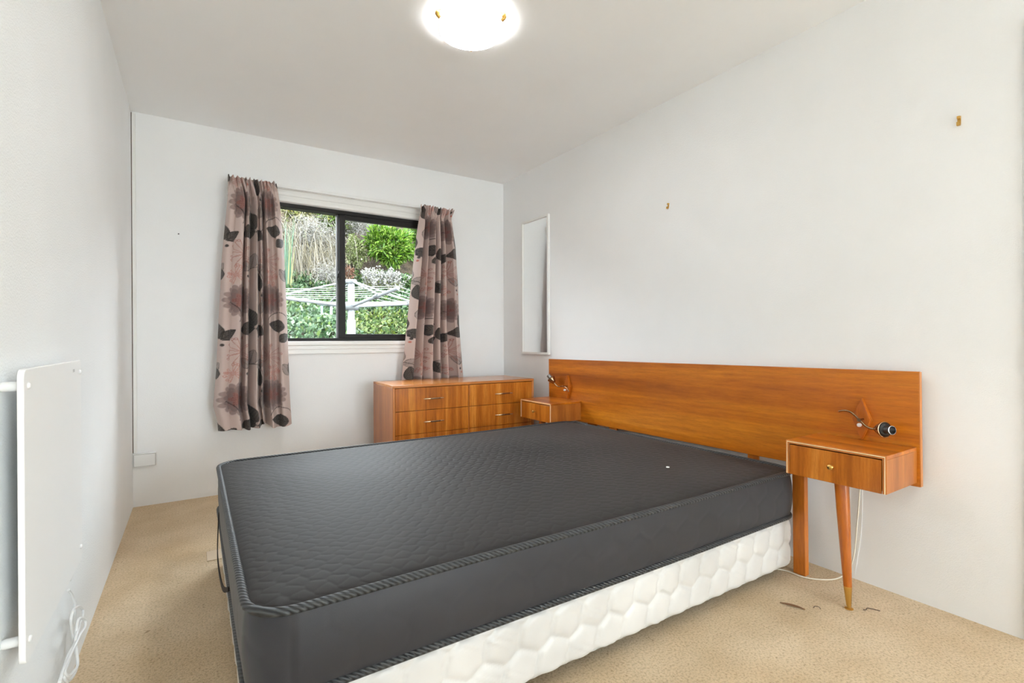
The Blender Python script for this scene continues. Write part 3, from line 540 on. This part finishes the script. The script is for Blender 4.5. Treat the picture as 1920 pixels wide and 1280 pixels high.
# ================================================================== CURTAINS
def tolin(c): 
    c = np.asarray(c, float)/255; return np.where(c <= 0.04045, c/12.92, ((c+0.055)/1.055)**2.4)
def cloth_print(s, t):
    """printed floral cloth: s across, t up, both in metres; returns linear rgb"""
    col = np.empty(s.shape+(3,)); col[:] = tolin((192, 172, 165))
    slub = 0.03*np.sin(t*900+3*np.sin(s*40)) ; col *= (1+slub)[..., None]
    PS, PT = 0.60, 0.63
    def over(mask, c, a=1.0):
        k = (np.clip(mask, 0, 1)*a)[..., None]; col[:] = col*(1-k)+tolin(c)*k
    sstep = lambda x, e: np.clip(0.5+x/e, 0, 1)
    def loc(cx, cy):
        dx = (s-cx+PS/2) % PS - PS/2; dy = (t-cy+PT/2) % PT - PT/2; return dx, dy
    def dahlia(cx, cy, R):
        dx, dy = loc(cx, cy); r = np.hypot(dx, dy*1.05); th = np.arctan2(dy, dx)
        for k, (f, n, c, a) in enumerate(((1.0, 8, (132, 112, 108), 0.8), (0.78, 7, (116, 98, 96), 0.75), (0.58, 6, (126, 100, 96), 0.75))):
            edge = R*f*(0.80+0.20*np.abs(np.cos(n*th+k))**0.7); over(sstep(edge-r, 0.006), c, a)
        rr = R*0.46*(0.8+0.2*np.cos(6*th)); over(sstep(rr-r, 0.005), (146, 98, 88), 0.6)
        dots = (np.sin(dx*520)*np.sin(dy*520) > 0.15) & (r < rr*0.9); over(dots.astype(float), (104, 50, 46), 0.65)
        ln_ = (np.abs(np.sin(13*th+1.5*r/R)) < 0.10) & (r > R*0.5) & (r < R*0.92); over(ln_.astype(float), (150, 110, 102), 0.5)
    def mum(cx, cy, R, c=(158, 108, 96)):
        dx, dy = loc(cx, cy); rs = np.random.default_rng(int(cx*1000+cy*77))
        for k in range(17):
            a0 = 2*PI*k/17+rs.uniform(-0.1, 0.1); L = R*rs.uniform(0.7, 1.0); bend = rs.uniform(-0.5, 0.5)
            u = (dx*math.cos(a0)+dy*math.sin(a0)); v = -dx*math.sin(a0)+dy*math.cos(a0); uu = np.clip(u/L, 0, 1); cv = bend*R*0.5*uu**2
            over(((np.abs(v-cv) < 0.0019) & (u > R*0.12) & (u < L)).astype(float), c, 0.8)
            tipd = np.hypot(u-L, v-bend*R*0.5-0.006*np.sign(bend)); over((np.abs(tipd-0.0065) < 0.0020).astype(float), c, 0.8)
        r = np.hypot(dx, dy); over(sstep(R*0.13-r, 0.004), c, 0.6)
        over(sstep(R*0.8-r, R*0.4), (176, 140, 132), 0.22)
    def leaf(cx, cy, ang, L, Wd, c=(58, 53, 50), a=0.97, vein=(120, 112, 106)):
        dx, dy = loc(cx, cy); u = dx*math.cos(ang)+dy*math.sin(ang); v = -dx*math.sin(ang)+dy*math.cos(ang)
        uu = np.clip(u/L, 0, 1); wd = Wd*np.sin(PI*uu**0.8)**0.85; ins = (u > 0) & (u < L)
        m1 = sstep(wd-np.abs(v), 0.004)*ins; over(m1, c, a)
        ve = (np.abs(np.sin((u-np.abs(v)*0.9)*PI/0.015)) < 0.26) & (np.abs(v) < wd*0.86) & ins; over(ve.astype(float), vein, 0.55*a)
        over(((np.abs(v) < 0.0016) & ins & (u < L*0.94)).astype(float), (24, 21, 20), 0.8*a)
        over(((np.abs(np.abs(v)-wd) < 0.0024) & ins).astype(float), (28, 24, 23), 0.85*a)
    def stem(cx, cy, R, a0, a1, wd=0.0026, c=(44, 36, 34)):
        dx, dy = loc(cx, cy); r = np.hypot(dx, dy); th = np.arctan2(dy, dx); over(((np.abs(r-R) < wd) & (th > a0) & (th < a1)).astype(float), c, 0.85)
    def berry(cx, cy, r0, c=(44, 38, 37)):
        dx, dy = loc(cx, cy); over(sstep(r0-np.hypot(dx, dy), 0.003), c, 0.95)
    dahlia(0.13, 0.20, 0.112); dahlia(0.44, 0.215, 0.105)
    for (cx, cy, an) in ((0.25, 0.42, 1.4), (0.28, 0.40, 0.4), (0.23, 0.40, 2.5), (0.56, 0.36, 0.9), (0.58, 0.34, 2.2), (0.33, 0.12, 1.3)): leaf(cx, cy, an, 0.095, 0.030, (132, 122, 118), 0.7, (164, 154, 148))
    mum(0.14, 0.50, 0.098); mum(0.42, 0.47, 0.095); mum(0.10, 0.365, 0.06, (176, 124, 112)); mum(0.45, 0.36, 0.05, (176, 124, 112))
    stem(0.30, 0.09, 0.075, -2.2, 0.4); stem(0.04, 0.10, 0.09, -0.4, 1.4); stem(0.50, 0.05, 0.08, 0.4, 2.8); stem(0.27, 0.33, 0.09, 0.2, 2.4)
    for (cx, cy, an, L, wd) in ((0.272, 0.040, 1.95, 0.135, 0.036), (0.268, 0.030, 3.30, 0.125, 0.042), (0.280, 0.030, -0.45, 0.105, 0.034), (0.015, -0.045, 1.75, 0.105, 0.028), (0.020, -0.050, 0.65, 0.105, 0.030), (0.545, 0.030, 2.95, 0.115, 0.040),
                              (0.330, 0.270, 1.75, 0.120, 0.034), (0.010, 0.330, 2.0, 0.10, 0.030), (0.50, 0.57, 0.5, 0.09, 0.028)): leaf(cx, cy, an, L, wd)
    for (cx, cy) in ((0.292, -0.005), (0.305, -0.03), (0.028, -0.085), (0.35, 0.24), (0.21, 0.36), (0.50, 0.0)): berry(cx, cy, 0.009)
    for (cx, cy) in ((0.30, -0.055), (0.22, 0.33)): berry(cx, cy, 0.0075, (176, 98, 80))
    return np.clip(col, 0.005, 1)
def ipl(keys, x):
    """smooth interpolation of (position, value) keys"""
    k = np.array(keys, float); i = np.clip(np.searchsorted(k[:, 0], x, side='right')-1, 0, len(k)-2); f = np.clip((x-k[i, 0])/(k[i+1, 0]-k[i, 0]), 0, 1)
    f2 = (1-np.cos(PI*f))/2; return k[i, 1]+(k[i+1, 1]-k[i, 1])*f2
def curtain(label, left, right, frac, depth, ztop, zbot, hem, s0, t0, ph):
    nu, nv = 230, 430
    u = np.linspace(0, 1, nu)[:, None]; g = np.linspace(0, 1, nv)[None, :]          # g: 0 at the hem, 1 at the heading
    U = np.broadcast_to(u, (nu, nv)); zl = zbot+hem(U)*(1-g)**3; Zc = zl+(ztop-zl)*g
    lx = np.interp(Zc, *np.array(left, float).T[::-1]); rx = np.interp(Zc, *np.array(right, float).T[::-1])
    k = np.clip((1-g)/0.10, 0, 1); k = k*k*(3-2*k)                                   # 0 in the gathered heading, 1 below
    fr = U*(1-k)+ipl(frac, U)*k
    X = lx+(rx-lx)*fr
    big = ipl(depth, U)*(1.05+0.45*(1-g)) + 0.004*np.sin(U*9+g*5+ph)
    gat = 0.017*np.sin(U*2*PI*11+1.5*np.sin(U*17+ph)+0.6*np.sin(g*90)) + 0.004*np.sin(U*2*PI*23+ph)
    tuck = 0.006*np.exp(-((g-0.965)/0.008)**2)+0.006*np.exp(-((g-0.94)/0.008)**2)
    Y = D-0.118-(big*k+gat*(1-k)*1.0-tuck*(1-k))
    X = X + (0.010*np.sin(U*2*PI*5+ph)*k*(g-0.5) + 0.003*np.sin(U*2*PI*12+1+ph)*(1-k))*np.sin(PI*U)
    Zc = Zc + 0.006*(1-k)*np.sin(U*2*PI*12)*np.clip((g-0.97)/0.03, 0, 1)
    r = tag(empty('curtain', (float(X.mean()), D-0.118, zbot)), label, 'curtain', 'pair of floral curtains'); O = np.array(r.location)
    c = cloth_print(s0+U*0.58+0*g, t0+(Zc-zbot))
    kk = int(nv*0.93); V = np.stack([X, Y, Zc], -1)-O
    a = mesh_np('drop', V[:, :kk+1].reshape(-1, 3), grid_faces(nu, kk+1), W['curtain'], r, True, c[:, :kk+1].reshape(-1, 3))
    b_ = mesh_np('gathered_heading', V[:, kk:].reshape(-1, 3), grid_faces(nu, nv-kk), W['curtain'], r, True, c[:, kk:].reshape(-1, 3))
    for o in (a, b_):
        md = o.modifiers.new('cloth_thickness', 'SOLIDIFY'); md.thickness = 0.0016; md.offset = 0
    return r
curtain('long taupe floral curtain hanging left of the window', [(0.135, 0.30), (0.122, 0.50), (0.100, 0.60), (0.118, 0.83), (0.132, 1.14), (0.152, 1.55), (0.186, 1.93), (0.187, 2.07)], [(0.560, 0.30), (0.556, 0.45), (0.546, 0.64), (0.540, 0.85), (0.532, 1.13), (0.517, 1.55), (0.496, 1.86), (0.480, 2.02), (0.470, 2.07)],
        [(0, 0), (.12, .16), (.24, .31), (.30, .35), (.40, .43), (.50, .54), (.58, .60), (.66, .66), (.72, .70), (.86, .86), (1, 1)],
        [(0, .0), (.06, .034), (.13, .016), (.21, .038), (.285, -.036), (.35, .030), (.41, -.040), (.485, .040), (.555, -.028), (.60, .010), (.665, -.056), (.75, .034), (.81, -.006), (.90, .040), (1, .0)],
        2.068, 0.437, lambda U: 0.018*np.exp(-((U-.63)/.07)**2)+0.006*np.sin(U*14), 0.0, 0.0, 0.3)
curtain('long taupe floral curtain hanging right of the window, behind the dresser', [(1.325, 0.40), (1.336, 0.71), (1.352, 0.87), (1.378, 1.10), (1.415, 1.42), (1.462, 1.82), (1.494, 2.03), (1.498, 2.07)], [(1.89, 0.40), (1.868, 0.69), (1.846, 0.93), (1.828, 1.13), (1.818, 1.45), (1.797, 1.76), (1.764, 1.98), (1.782, 2.05), (1.786, 2.07)],
        [(0, 0), (.12, .15), (.20, .21), (.28, .28), (.36, .36), (.45, .45), (.53, .53), (.60, .60), (.66, .66), (.73, .72), (.79, .77), (.88, .87), (1, 1)],
        [(0, .0), (.09, .036), (.19, -.046), (.27, .030), (.35, -.030), (.43, .036), (.50, -.034), (.57, .030), (.63, -.036), (.70, .034), (.79, -.050), (.90, .038), (1, .0)],
        2.068, 0.45, lambda U: 0.004*np.sin(U*12), 0.27, 0.03, 1.7)
tk = tag(empty('curtain_track', (1.0, D, 2.07)), 'thin white curtain track across the top of the window', 'curtain track')
b = B(); box(b, -0.79, 0.77, -0.058, -0.046, -0.012, 0.010, 0.002); obj('rail', b, W['plastic'], tk)
for x in (-0.70, 0.0, 0.68):
    b = B(); box(b, x-0.012, x+0.012, -0.046, -0.0265, -0.010, 0.008, 0.002); obj('bracket', b, W['plastic'], tk)

# ================================================================== OUTSIDE
OUT = 0.25                                             # leaves and soil reflect little: scales the daylight colours below to true reflectance
def hillz(x, y):
    z = np.interp(y, [3.9, 7.2, 8.2, 9.2, 11.6, 12.4, 14.5, 16.5, 22.0], [-0.20, -0.10, 0.45, 1.05, 2.10, 2.65, 5.2, 5.4, 6.2])
    return z + 0.10*np.sin(x*1.3+y*0.7)*np.clip((y-7)/2, 0, 1) + 0.05*np.sin(x*3.1-y*1.9)*np.clip((y-7)/2, 0, 1)
soil = mat('dark_soil', lin(52, 44, 34), 0.95, spec=0.1); v = coords(soil); ln(soil, ramp(soil, [(0.3, lin(32, 28, 22)), (0.7, lin(66, 56, 44))], noise(soil, v, 5, 5)), bsdf(soil).inputs['Base Color']); bump(soil, noise(soil, v, 18, 4), 0.6, 0.1)
gx, gy = np.linspace(-14, 20, 120), np.concatenate([np.linspace(4.0, 7, 12), np.linspace(7.1, 24, 110)]); GX, GY = np.meshgrid(gx, gy, indexing='ij')
tag(mesh_np('hillside', np.stack([GX, GY, hillz(GX, GY)], -1).reshape(-1, 3), grid_faces(len(gx), len(gy)), soil), kind='structure')
conc = mat('bounce_paving', lin(214, 211, 205), 0.9); ln(conc, ramp(conc, [(0.3, lin(230, 228, 223)), (0.7, lin(240, 238, 234))], noise(conc, coords(conc), 3, 4)), bsdf(conc).inputs['Base Color'])  # unseen ground, added and made near white to bounce daylight onto the ceiling
b = B(); box(b, -30, 30, -40, 4.0, -0.40, -0.20); struct('bounce_paving', b, conc)

def leaves(C, N_, size, asp, cols, roll=True):
    """one four-cornered leaf per centre C with direction N_ (tip direction)"""
    n = len(C); t = N_/np.linalg.norm(N_, axis=1, keepdims=True); r = rng.normal(size=(n, 3)); sd = np.cross(t, r); sd /= np.linalg.norm(sd, axis=1, keepdims=True)
    nn = np.cross(sd, t); L = size[:, None]
    V = np.stack([C, C+t*L*0.45+sd*L*asp+nn*L*0.08, C+t*L, C+t*L*0.45-sd*L*asp+nn*L*0.08], 1)
    return V.reshape(-1, 3), np.arange(4*n).reshape(-1, 4), np.repeat(cols, 4, 0)
def pal(n, cs, var=0.15):
    c = np.array([tolin(x) for x in cs]); k = rng.integers(0, len(c), n); return np.clip(OUT*c[k]*(1+rng.normal(0, var, (n, 1))), 0.002, 0.95)
def blades(P0, dirs, L, wid, droop, cols, seg=6):
    n = len(P0); d = dirs/np.linalg.norm(dirs, axis=1, keepdims=True); sd = np.cross(d, np.array([0, 1, 0.01])+0.4*rng.normal(size=(n, 3))); sd /= np.linalg.norm(sd, axis=1, keepdims=True)
    tt = np.linspace(0, 1, seg); c = P0[:, None]+d[:, None]*(L[:, None]*tt)[..., None]; c[..., 2] -= droop[:, None]*L[:, None]*tt**2.2
    w_ = wid[:, None]*(1-tt*0.85); V = np.stack([c+sd[:, None]*w_[..., None], c-sd[:, None]*w_[..., None]], 2).reshape(-1, 3)
    base_ = (np.arange(n)*seg*2)[:, None]+(np.arange(seg-1)*2)[None, :]; F = np.stack([base_, base_+1, base_+3, base_+2], -1).reshape(-1, 4)
    return V, F, np.repeat(cols, seg*2, 0)
def join(parts):
    Vs, Fs, Cs, o = [], [], [], 0
    for V, F, C in parts: Vs.append(V); Fs.append(F+o); Cs.append(C); o += len(V)
    return np.concatenate(Vs), np.concatenate(Fs), np.concatenate(Cs)
def plant(name, loc, parts, label, cat, group=None, kind=None):
    V, F, C = join(parts); o = mesh_np(name, V-np.array(loc), F, W['leafmat'], None, False, C); o.location = loc
    return tag(o, label, cat, group, kind)
# ivy
n = 26000
px = np.concatenate([rng.uniform(0.2, 5.6, 20000), rng.uniform(-4, 9, 6000)]); py = np.concatenate([rng.uniform(8.2, 12.2, 20000), rng.uniform(7.6, 12.2, 6000)])
C = np.stack([px, py, hillz(px, py)+rng.uniform(0.0, 0.14, n)], 1); Nn = rng.normal(size=(n, 3))*0.8+np.array([0, -0.7, 0.55])
big = np.sin(px*2.3+py*1.1)+np.sin(px*0.9-py*2.7); cols = pal(n, [(92, 128, 84), (120, 156, 108), (150, 182, 136), (74, 108, 70), (176, 200, 160), (132, 160, 84)], 0.18)
yl = (np.sin(px*1.7+2)+np.sin(py*2.1) > 0.9); cols[yl] *= np.array([1.25, 1.08, 0.75])
plant('ivy', (2.6, 10.0, 1.4), [leaves(C, Nn, rng.uniform(0.06, 0.12, n), 0.36, np.clip(cols, 0, 0.5))], 'low green ivy covering the slope around the clothesline', 'ivy', kind='stuff')
# dry hanging grass on the left, in clumps
GR = [(214, 198, 164), (186, 172, 146), (226, 214, 190), (160, 146, 122), (196, 190, 178), (172, 160, 112)]
for i, (cx, cy, cz, sx, nb, lb) in enumerate(((1.78, 12.75, 3.35, 0.20, 420, 'pale dry grass clump hanging down the bank at the left edge of the window'), (2.28, 12.80, 3.40, 0.22, 520, 'dense tangle of dry grey-brown grass in the middle of the left pane'), (2.72, 12.70, 3.15, 0.20, 420, 'dry straw-coloured grass clump just left of the window mullion'), (1.15, 12.8, 3.4, 0.3, 380, 'dry grass clump on the bank hidden behind the left curtain'))):
    P0 = np.stack([rng.normal(cx, sx, nb), rng.normal(cy, 0.10, nb), rng.normal(cz, 0.26, nb)], 1)
    dv = np.stack([rng.normal(0, 0.42, nb), rng.normal(-0.75, 0.25, nb), rng.normal(0.35, 0.5, nb)], 1); L = rng.uniform(0.45, 1.15, nb)
    nt = nb; P1 = np.stack([rng.normal(cx, sx*1.2, nt), rng.normal(cy-0.35, 0.12, nt), rng.uniform(cz-1.15, cz+0.25, nt)], 1)
    plant('dry_grass', (cx, cy, cz-1.0), [blades(P0, dv, L, rng.uniform(0.004, 0.011, nb), rng.uniform(0.9, 1.6, nb), pal(nb, GR, 0.14)),
          blades(P1, rng.normal(size=(nt, 3))*np.array([1, 0.5, 0.8]), rng.uniform(0.15, 0.5, nt), np.full(nt, 0.004), rng.uniform(0.2, 1.0, nt), pal(nt, GR+[(206, 204, 198)], 0.12), 5)], lb, 'grass', 'dry grass clumps on the bank')
# fine grey twigs over the grass
for (cx, cy, cz, rx, rz, nb, lb) in ((2.36, 12.35, 3.55, 0.42, 0.26, 800, 'mass of fine pale grey twigs above the dry grass in the left pane'), (2.62, 12.0, 2.52, 0.30, 0.20, 600, 'low pale feathery shrub beside the mullion in the left pane'), (3.70, 12.75, 3.95, 0.45, 0.22, 1200, 'pale grey twiggy shrub at the top of the right pane')):
    P0 = np.stack([rng.normal(cx, rx*0.6, nb), rng.normal(cy, 0.12, nb), rng.normal(cz, rz*0.6, nb)], 1); dv = rng.normal(size=(nb, 3))+np.array([0, -0.2, 0.5])
    cc = pal(nb, [(206, 200, 190), (186, 178, 166), (222, 218, 212), (166, 158, 144)], 0.1)
    nl = nb; k = rng.integers(0, nb, nl); C = P0[k]+rng.normal(0, 0.05, (nl, 3))
    plant('twiggy_shrub', (cx, cy, cz-0.5), [blades(P0, dv, rng.uniform(0.10, 0.32, nb), np.full(nb, 0.004), rng.uniform(0, 0.5, nb), cc, 4), leaves(C, rng.normal(size=(nl, 3))+np.array([0, 0, 0.6]), rng.uniform(0.025, 0.055, nl), 0.28, pal(nl, [(214, 210, 204), (196, 188, 178), (176, 184, 150)], 0.1))], lb, 'shrub', 'twiggy shrubs on the bank')
# flax blades at the very left
nb = 40; P0 = np.stack([rng.normal(1.68, 0.07, nb), rng.normal(11.7, 0.06, nb), rng.normal(2.10, 0.06, nb)], 1)
plant('flax', (1.68, 11.7, 2.05), [blades(P0, np.stack([rng.normal(0.0, 0.07, nb), rng.normal(-0.02, 0.06, nb), np.ones(nb)], 1), rng.uniform(0.9, 1.75, nb), rng.uniform(0.010, 0.018, nb), rng.uniform(0.0, 0.2, nb), pal(nb, [(128, 172, 140), (160, 198, 170), (104, 148, 112), (196, 196, 130)], 0.1), 9)], 'upright blue-green flax blades beside the left curtain edge', 'flax')
# leafy shrubs
for (nm, cx, cy, cz, rx, ry, rz, nL, sz, asp, cs, lb) in (
    ('bamboo_bush', 4.13, 12.05, 3.36, 0.56, 0.30, 0.43, 3600, (0.10, 0.22), 0.13, [(128, 176, 44), (158, 204, 66), (98, 150, 34), (196, 228, 112), (78, 126, 34)], 'bright lime-green bush of narrow leaves filling the right pane'),
    ('olive_shrub', 3.30, 12.15, 3.15, 0.24, 0.2, 0.36, 1500, (0.05, 0.10), 0.2, [(156, 170, 98), (186, 196, 130), (120, 138, 70), (204, 204, 160)], 'olive-green shrub right of the mullion'),
    ('green_shrub', 2.85, 12.75, 4.05, 0.32, 0.25, 0.32, 1500, (0.06, 0.12), 0.25, [(120, 158, 58), (150, 180, 84), (96, 130, 46), (176, 180, 92)], 'dark green leafy shrub at the top of the left pane beside the mullion'),
    ('green_shrub', 3.30, 12.9, 4.05, 0.30, 0.25, 0.30, 1300, (0.06, 0.12), 0.25, [(128, 150, 62), (150, 170, 84), (110, 110, 60)], 'leafy shrub at the top of the right pane beside the mullion'),
    ('yellow_shrub', 2.08, 12.75, 4.12, 0.34, 0.25, 0.26, 1300, (0.06, 0.12), 0.25, [(206, 196, 110), (232, 224, 160), (150, 160, 84), (220, 210, 170)], 'yellowish shrub at the top left corner of the window view'),
    ('green_shrub', 4.60, 11.75, 2.40, 0.26, 0.2, 0.20, 900, (0.05, 0.10), 0.3, [(110, 150, 74), (140, 178, 100), (84, 122, 58)], 'small green shrub beside the right curtain below the lime bush'),
    ('russet_shrub', 3.05, 11.8, 2.58, 0.12, 0.10, 0.14, 300, (0.04, 0.08), 0.22, [(186, 130, 104), (206, 156, 128), (160, 110, 86)], 'small russet-brown shrub behind the top of the clothesline post'),
    ('hill_bush', 0.3, 13.0, 4.0, 0.9, 0.4, 0.7, 2200, (0.10, 0.2), 0.25, [(112, 146, 66), (146, 174, 92), (88, 120, 52)], 'mid-green bush on the bank hidden left of the window view'),
    ('hill_bush', 5.7, 12.7, 3.8, 0.9, 0.4, 0.8, 2200, (0.10, 0.22), 0.2, [(112, 156, 50), (146, 186, 74), (88, 130, 40)], 'mid-green bush on the bank hidden behind the right curtain')):
    dv = rng.normal(size=(nL, 3)); dv /= np.linalg.norm(dv, axis=1, keepdims=True); rr = rng.uniform(0.35, 1.0, nL)**0.5
    lump = 1+0.25*np.sin(dv[:, 0]*5+cx)*np.sin(dv[:, 2]*6+cz)
    C = np.array([cx, cy, cz])+dv*(rr*lump)[:, None]*np.array([rx, ry, rz]); Nn = dv*0.6+rng.normal(size=(nL, 3))*0.6+np.array([0, -0.4, -0.05])
    nb = 26; P0 = np.tile([cx, cy+0.2, cz-rz*1.1], (nb, 1)); st = blades(P0, rng.normal(size=(nb, 3))*0.35+np.array([0, -0.1, 1.0]), np.full(nb, rz*1.8), np.full(nb, 0.012), np.zeros(nb), pal(nb, [(112, 92, 68)], 0.1), 4)
    plant(nm, (cx, cy, cz-rz), [leaves(C, Nn, rng.uniform(*sz, nL), asp, pal(nL, cs, 0.22)), st], lb, 'bush')
# white seed-head shrubs under the lime bush
for (cx, cy, cz, h, lb) in ((3.52, 11.55, 2.26, 0.46, 'left of two frosty seed-head shrubs under the lime-green bush'), (3.98, 11.50, 2.26, 0.50, 'right of two frosty seed-head shrubs under the lime-green bush')):
    nb = 60; P0 = np.tile([cx, cy, cz-0.1], (nb, 1))+rng.normal(0, 0.05, (nb, 3)); dv = np.stack([rng.normal(0, 0.42, nb), rng.normal(-0.1, 0.3, nb), np.ones(nb)], 1); L = rng.uniform(0.5, 1.0, nb)*h*1.15
    st = blades(P0, dv, L, np.full(nb, 0.006), np.full(nb, 0.05), pal(nb, [(170, 158, 130), (150, 144, 100)], 0.1), 4)
    dn = dv/np.linalg.norm(dv, axis=1, keepdims=True); nl = 1700; k = rng.integers(0, nb, nl); f = rng.uniform(0.55, 1.02, nl); C = P0[k]+dn[k]*(L[k]*f)[:, None]+rng.normal(0, 0.022, (nl, 3))
    ng = 700; k2 = rng.integers(0, nb, ng); C2 = P0[k2]+dn[k2]*(L[k2]*rng.uniform(0.1, 0.6, ng))[:, None]+rng.normal(0, 0.04, (ng, 3))
    plant('seed_head_shrub', (cx, cy, cz-0.15), [st, leaves(C, rng.normal(size=(nl, 3))+dn[k], rng.uniform(0.03, 0.055, nl), 0.35, pal(nl, [(226, 222, 214), (240, 238, 234), (200, 192, 180)], 0.06)), leaves(C2, rng.normal(size=(ng, 3))+dn[k2], rng.uniform(0.04, 0.08, ng), 0.25, pal(ng, [(142, 152, 92), (166, 170, 118)], 0.1))], lb, 'shrub', 'seed-head shrubs')

# rotary clothesline
CX, CY = 1.737, 6.609; cr = np.array([0.8415, -0.5402]); cf = np.array([0.5402, 0.8415])
cln = tag(empty('rotary_clothesline', (CX, CY, -0.12)), 'white metal rotary clothesline standing outside the window', 'clothesline'); GZ0 = -0.12
b = B(); tube(b, [(0, 0, 0), (0, 0, 1.28-GZ0)], 0.056, 20); obj('post', b, W['alu'], cln)
b = B(); tube(b, [(0, 0, 1.28-GZ0), (0, 0, 1.79-GZ0)], 0.044, 20); obj('upper_post', b, W['alu'], cln)
b = B(); lathe(b, [(0, 1.405-GZ0), (0.085, 1.405-GZ0), (0.10, 1.425-GZ0), (0.10, 1.475-GZ0), (0.07, 1.50-GZ0), (0, 1.50-GZ0)], n=20); obj('hub', b, W['greyplastic'], cln)
b = B(); lathe(b, [(0, 1.755-GZ0), (0.075, 1.755-GZ0), (0.08, 1.775-GZ0), (0.07, 1.805-GZ0), (0, 1.812-GZ0)], n=20); obj('cap', b, W['greyplastic'], cln)
ang = [math.radians(38+90*k) for k in range(4)]; AL, AS, Z0 = 1.42, 0.085, 1.455-GZ0
def armp(k, L):
    d = cr*math.cos(ang[k % 4])+cf*math.sin(ang[k % 4]); return Vector((d[0]*L, d[1]*L, Z0+AS*L))
for k in range(4):
    b = B(); tube(b, [armp(k, 0.07), armp(k, AL)], 0.021, 12); a = obj('arm', b, W['alu'], cln)
    b = B(); tube(b, [armp(k, 0.80), armp(k, 0.90)], 0.031, 12); obj('arm_bracket', b, W['greyplastic'], a)
    b = B(); t = armp(k, 0.85); tube(b, [Vector((0, 0, 1.78-GZ0))+(Vector((t.x, t.y, 0)).normalized()*0.05), t+Vector((0, 0, 0.03))], 0.011, 10); obj('brace', b, W['alu'], cln)
    for L in (0.62, 0.78, 0.94, 1.10, 1.26, 1.40):
        p0, p1 = armp(k, L)+Vector((0, 0, 0.025)), armp(k+1, L)+Vector((0, 0, 0.025)); mid = (p0+p1)/2-Vector((0, 0, 0.012))
        b = B(); tube(b, [p0, mid, p1], 0.0036, 5); obj('line', b, W['line'], cln)
for i, (L, c, lb) in enumerate(((1.235, (120, 200, 205), 'pale turquoise clothes peg at the tip of the left clothesline arm'), (0.80, (196, 214, 220), 'pale grey clothes peg part way along the left clothesline arm'))):
    p = armp(1, L)+Vector((CX, CY, GZ0)); b = B(); box(b, -0.012, 0.012, -0.018, -0.006, -0.10, 0.012, 0.003); box(b, -0.012, 0.012, 0.006, 0.018, -0.10, 0.012, 0.003); box(b, -0.010, 0.010, -0.006, 0.006, -0.035, -0.028, 0.002)
    o = obj('clothes_peg', b, mat('peg_plastic_%d' % i, lin(*c), 0.5)); o.location = p-Vector((0, 0, 0.04)); tag(o, lb, 'clothes peg', 'pegs on the clothesline')
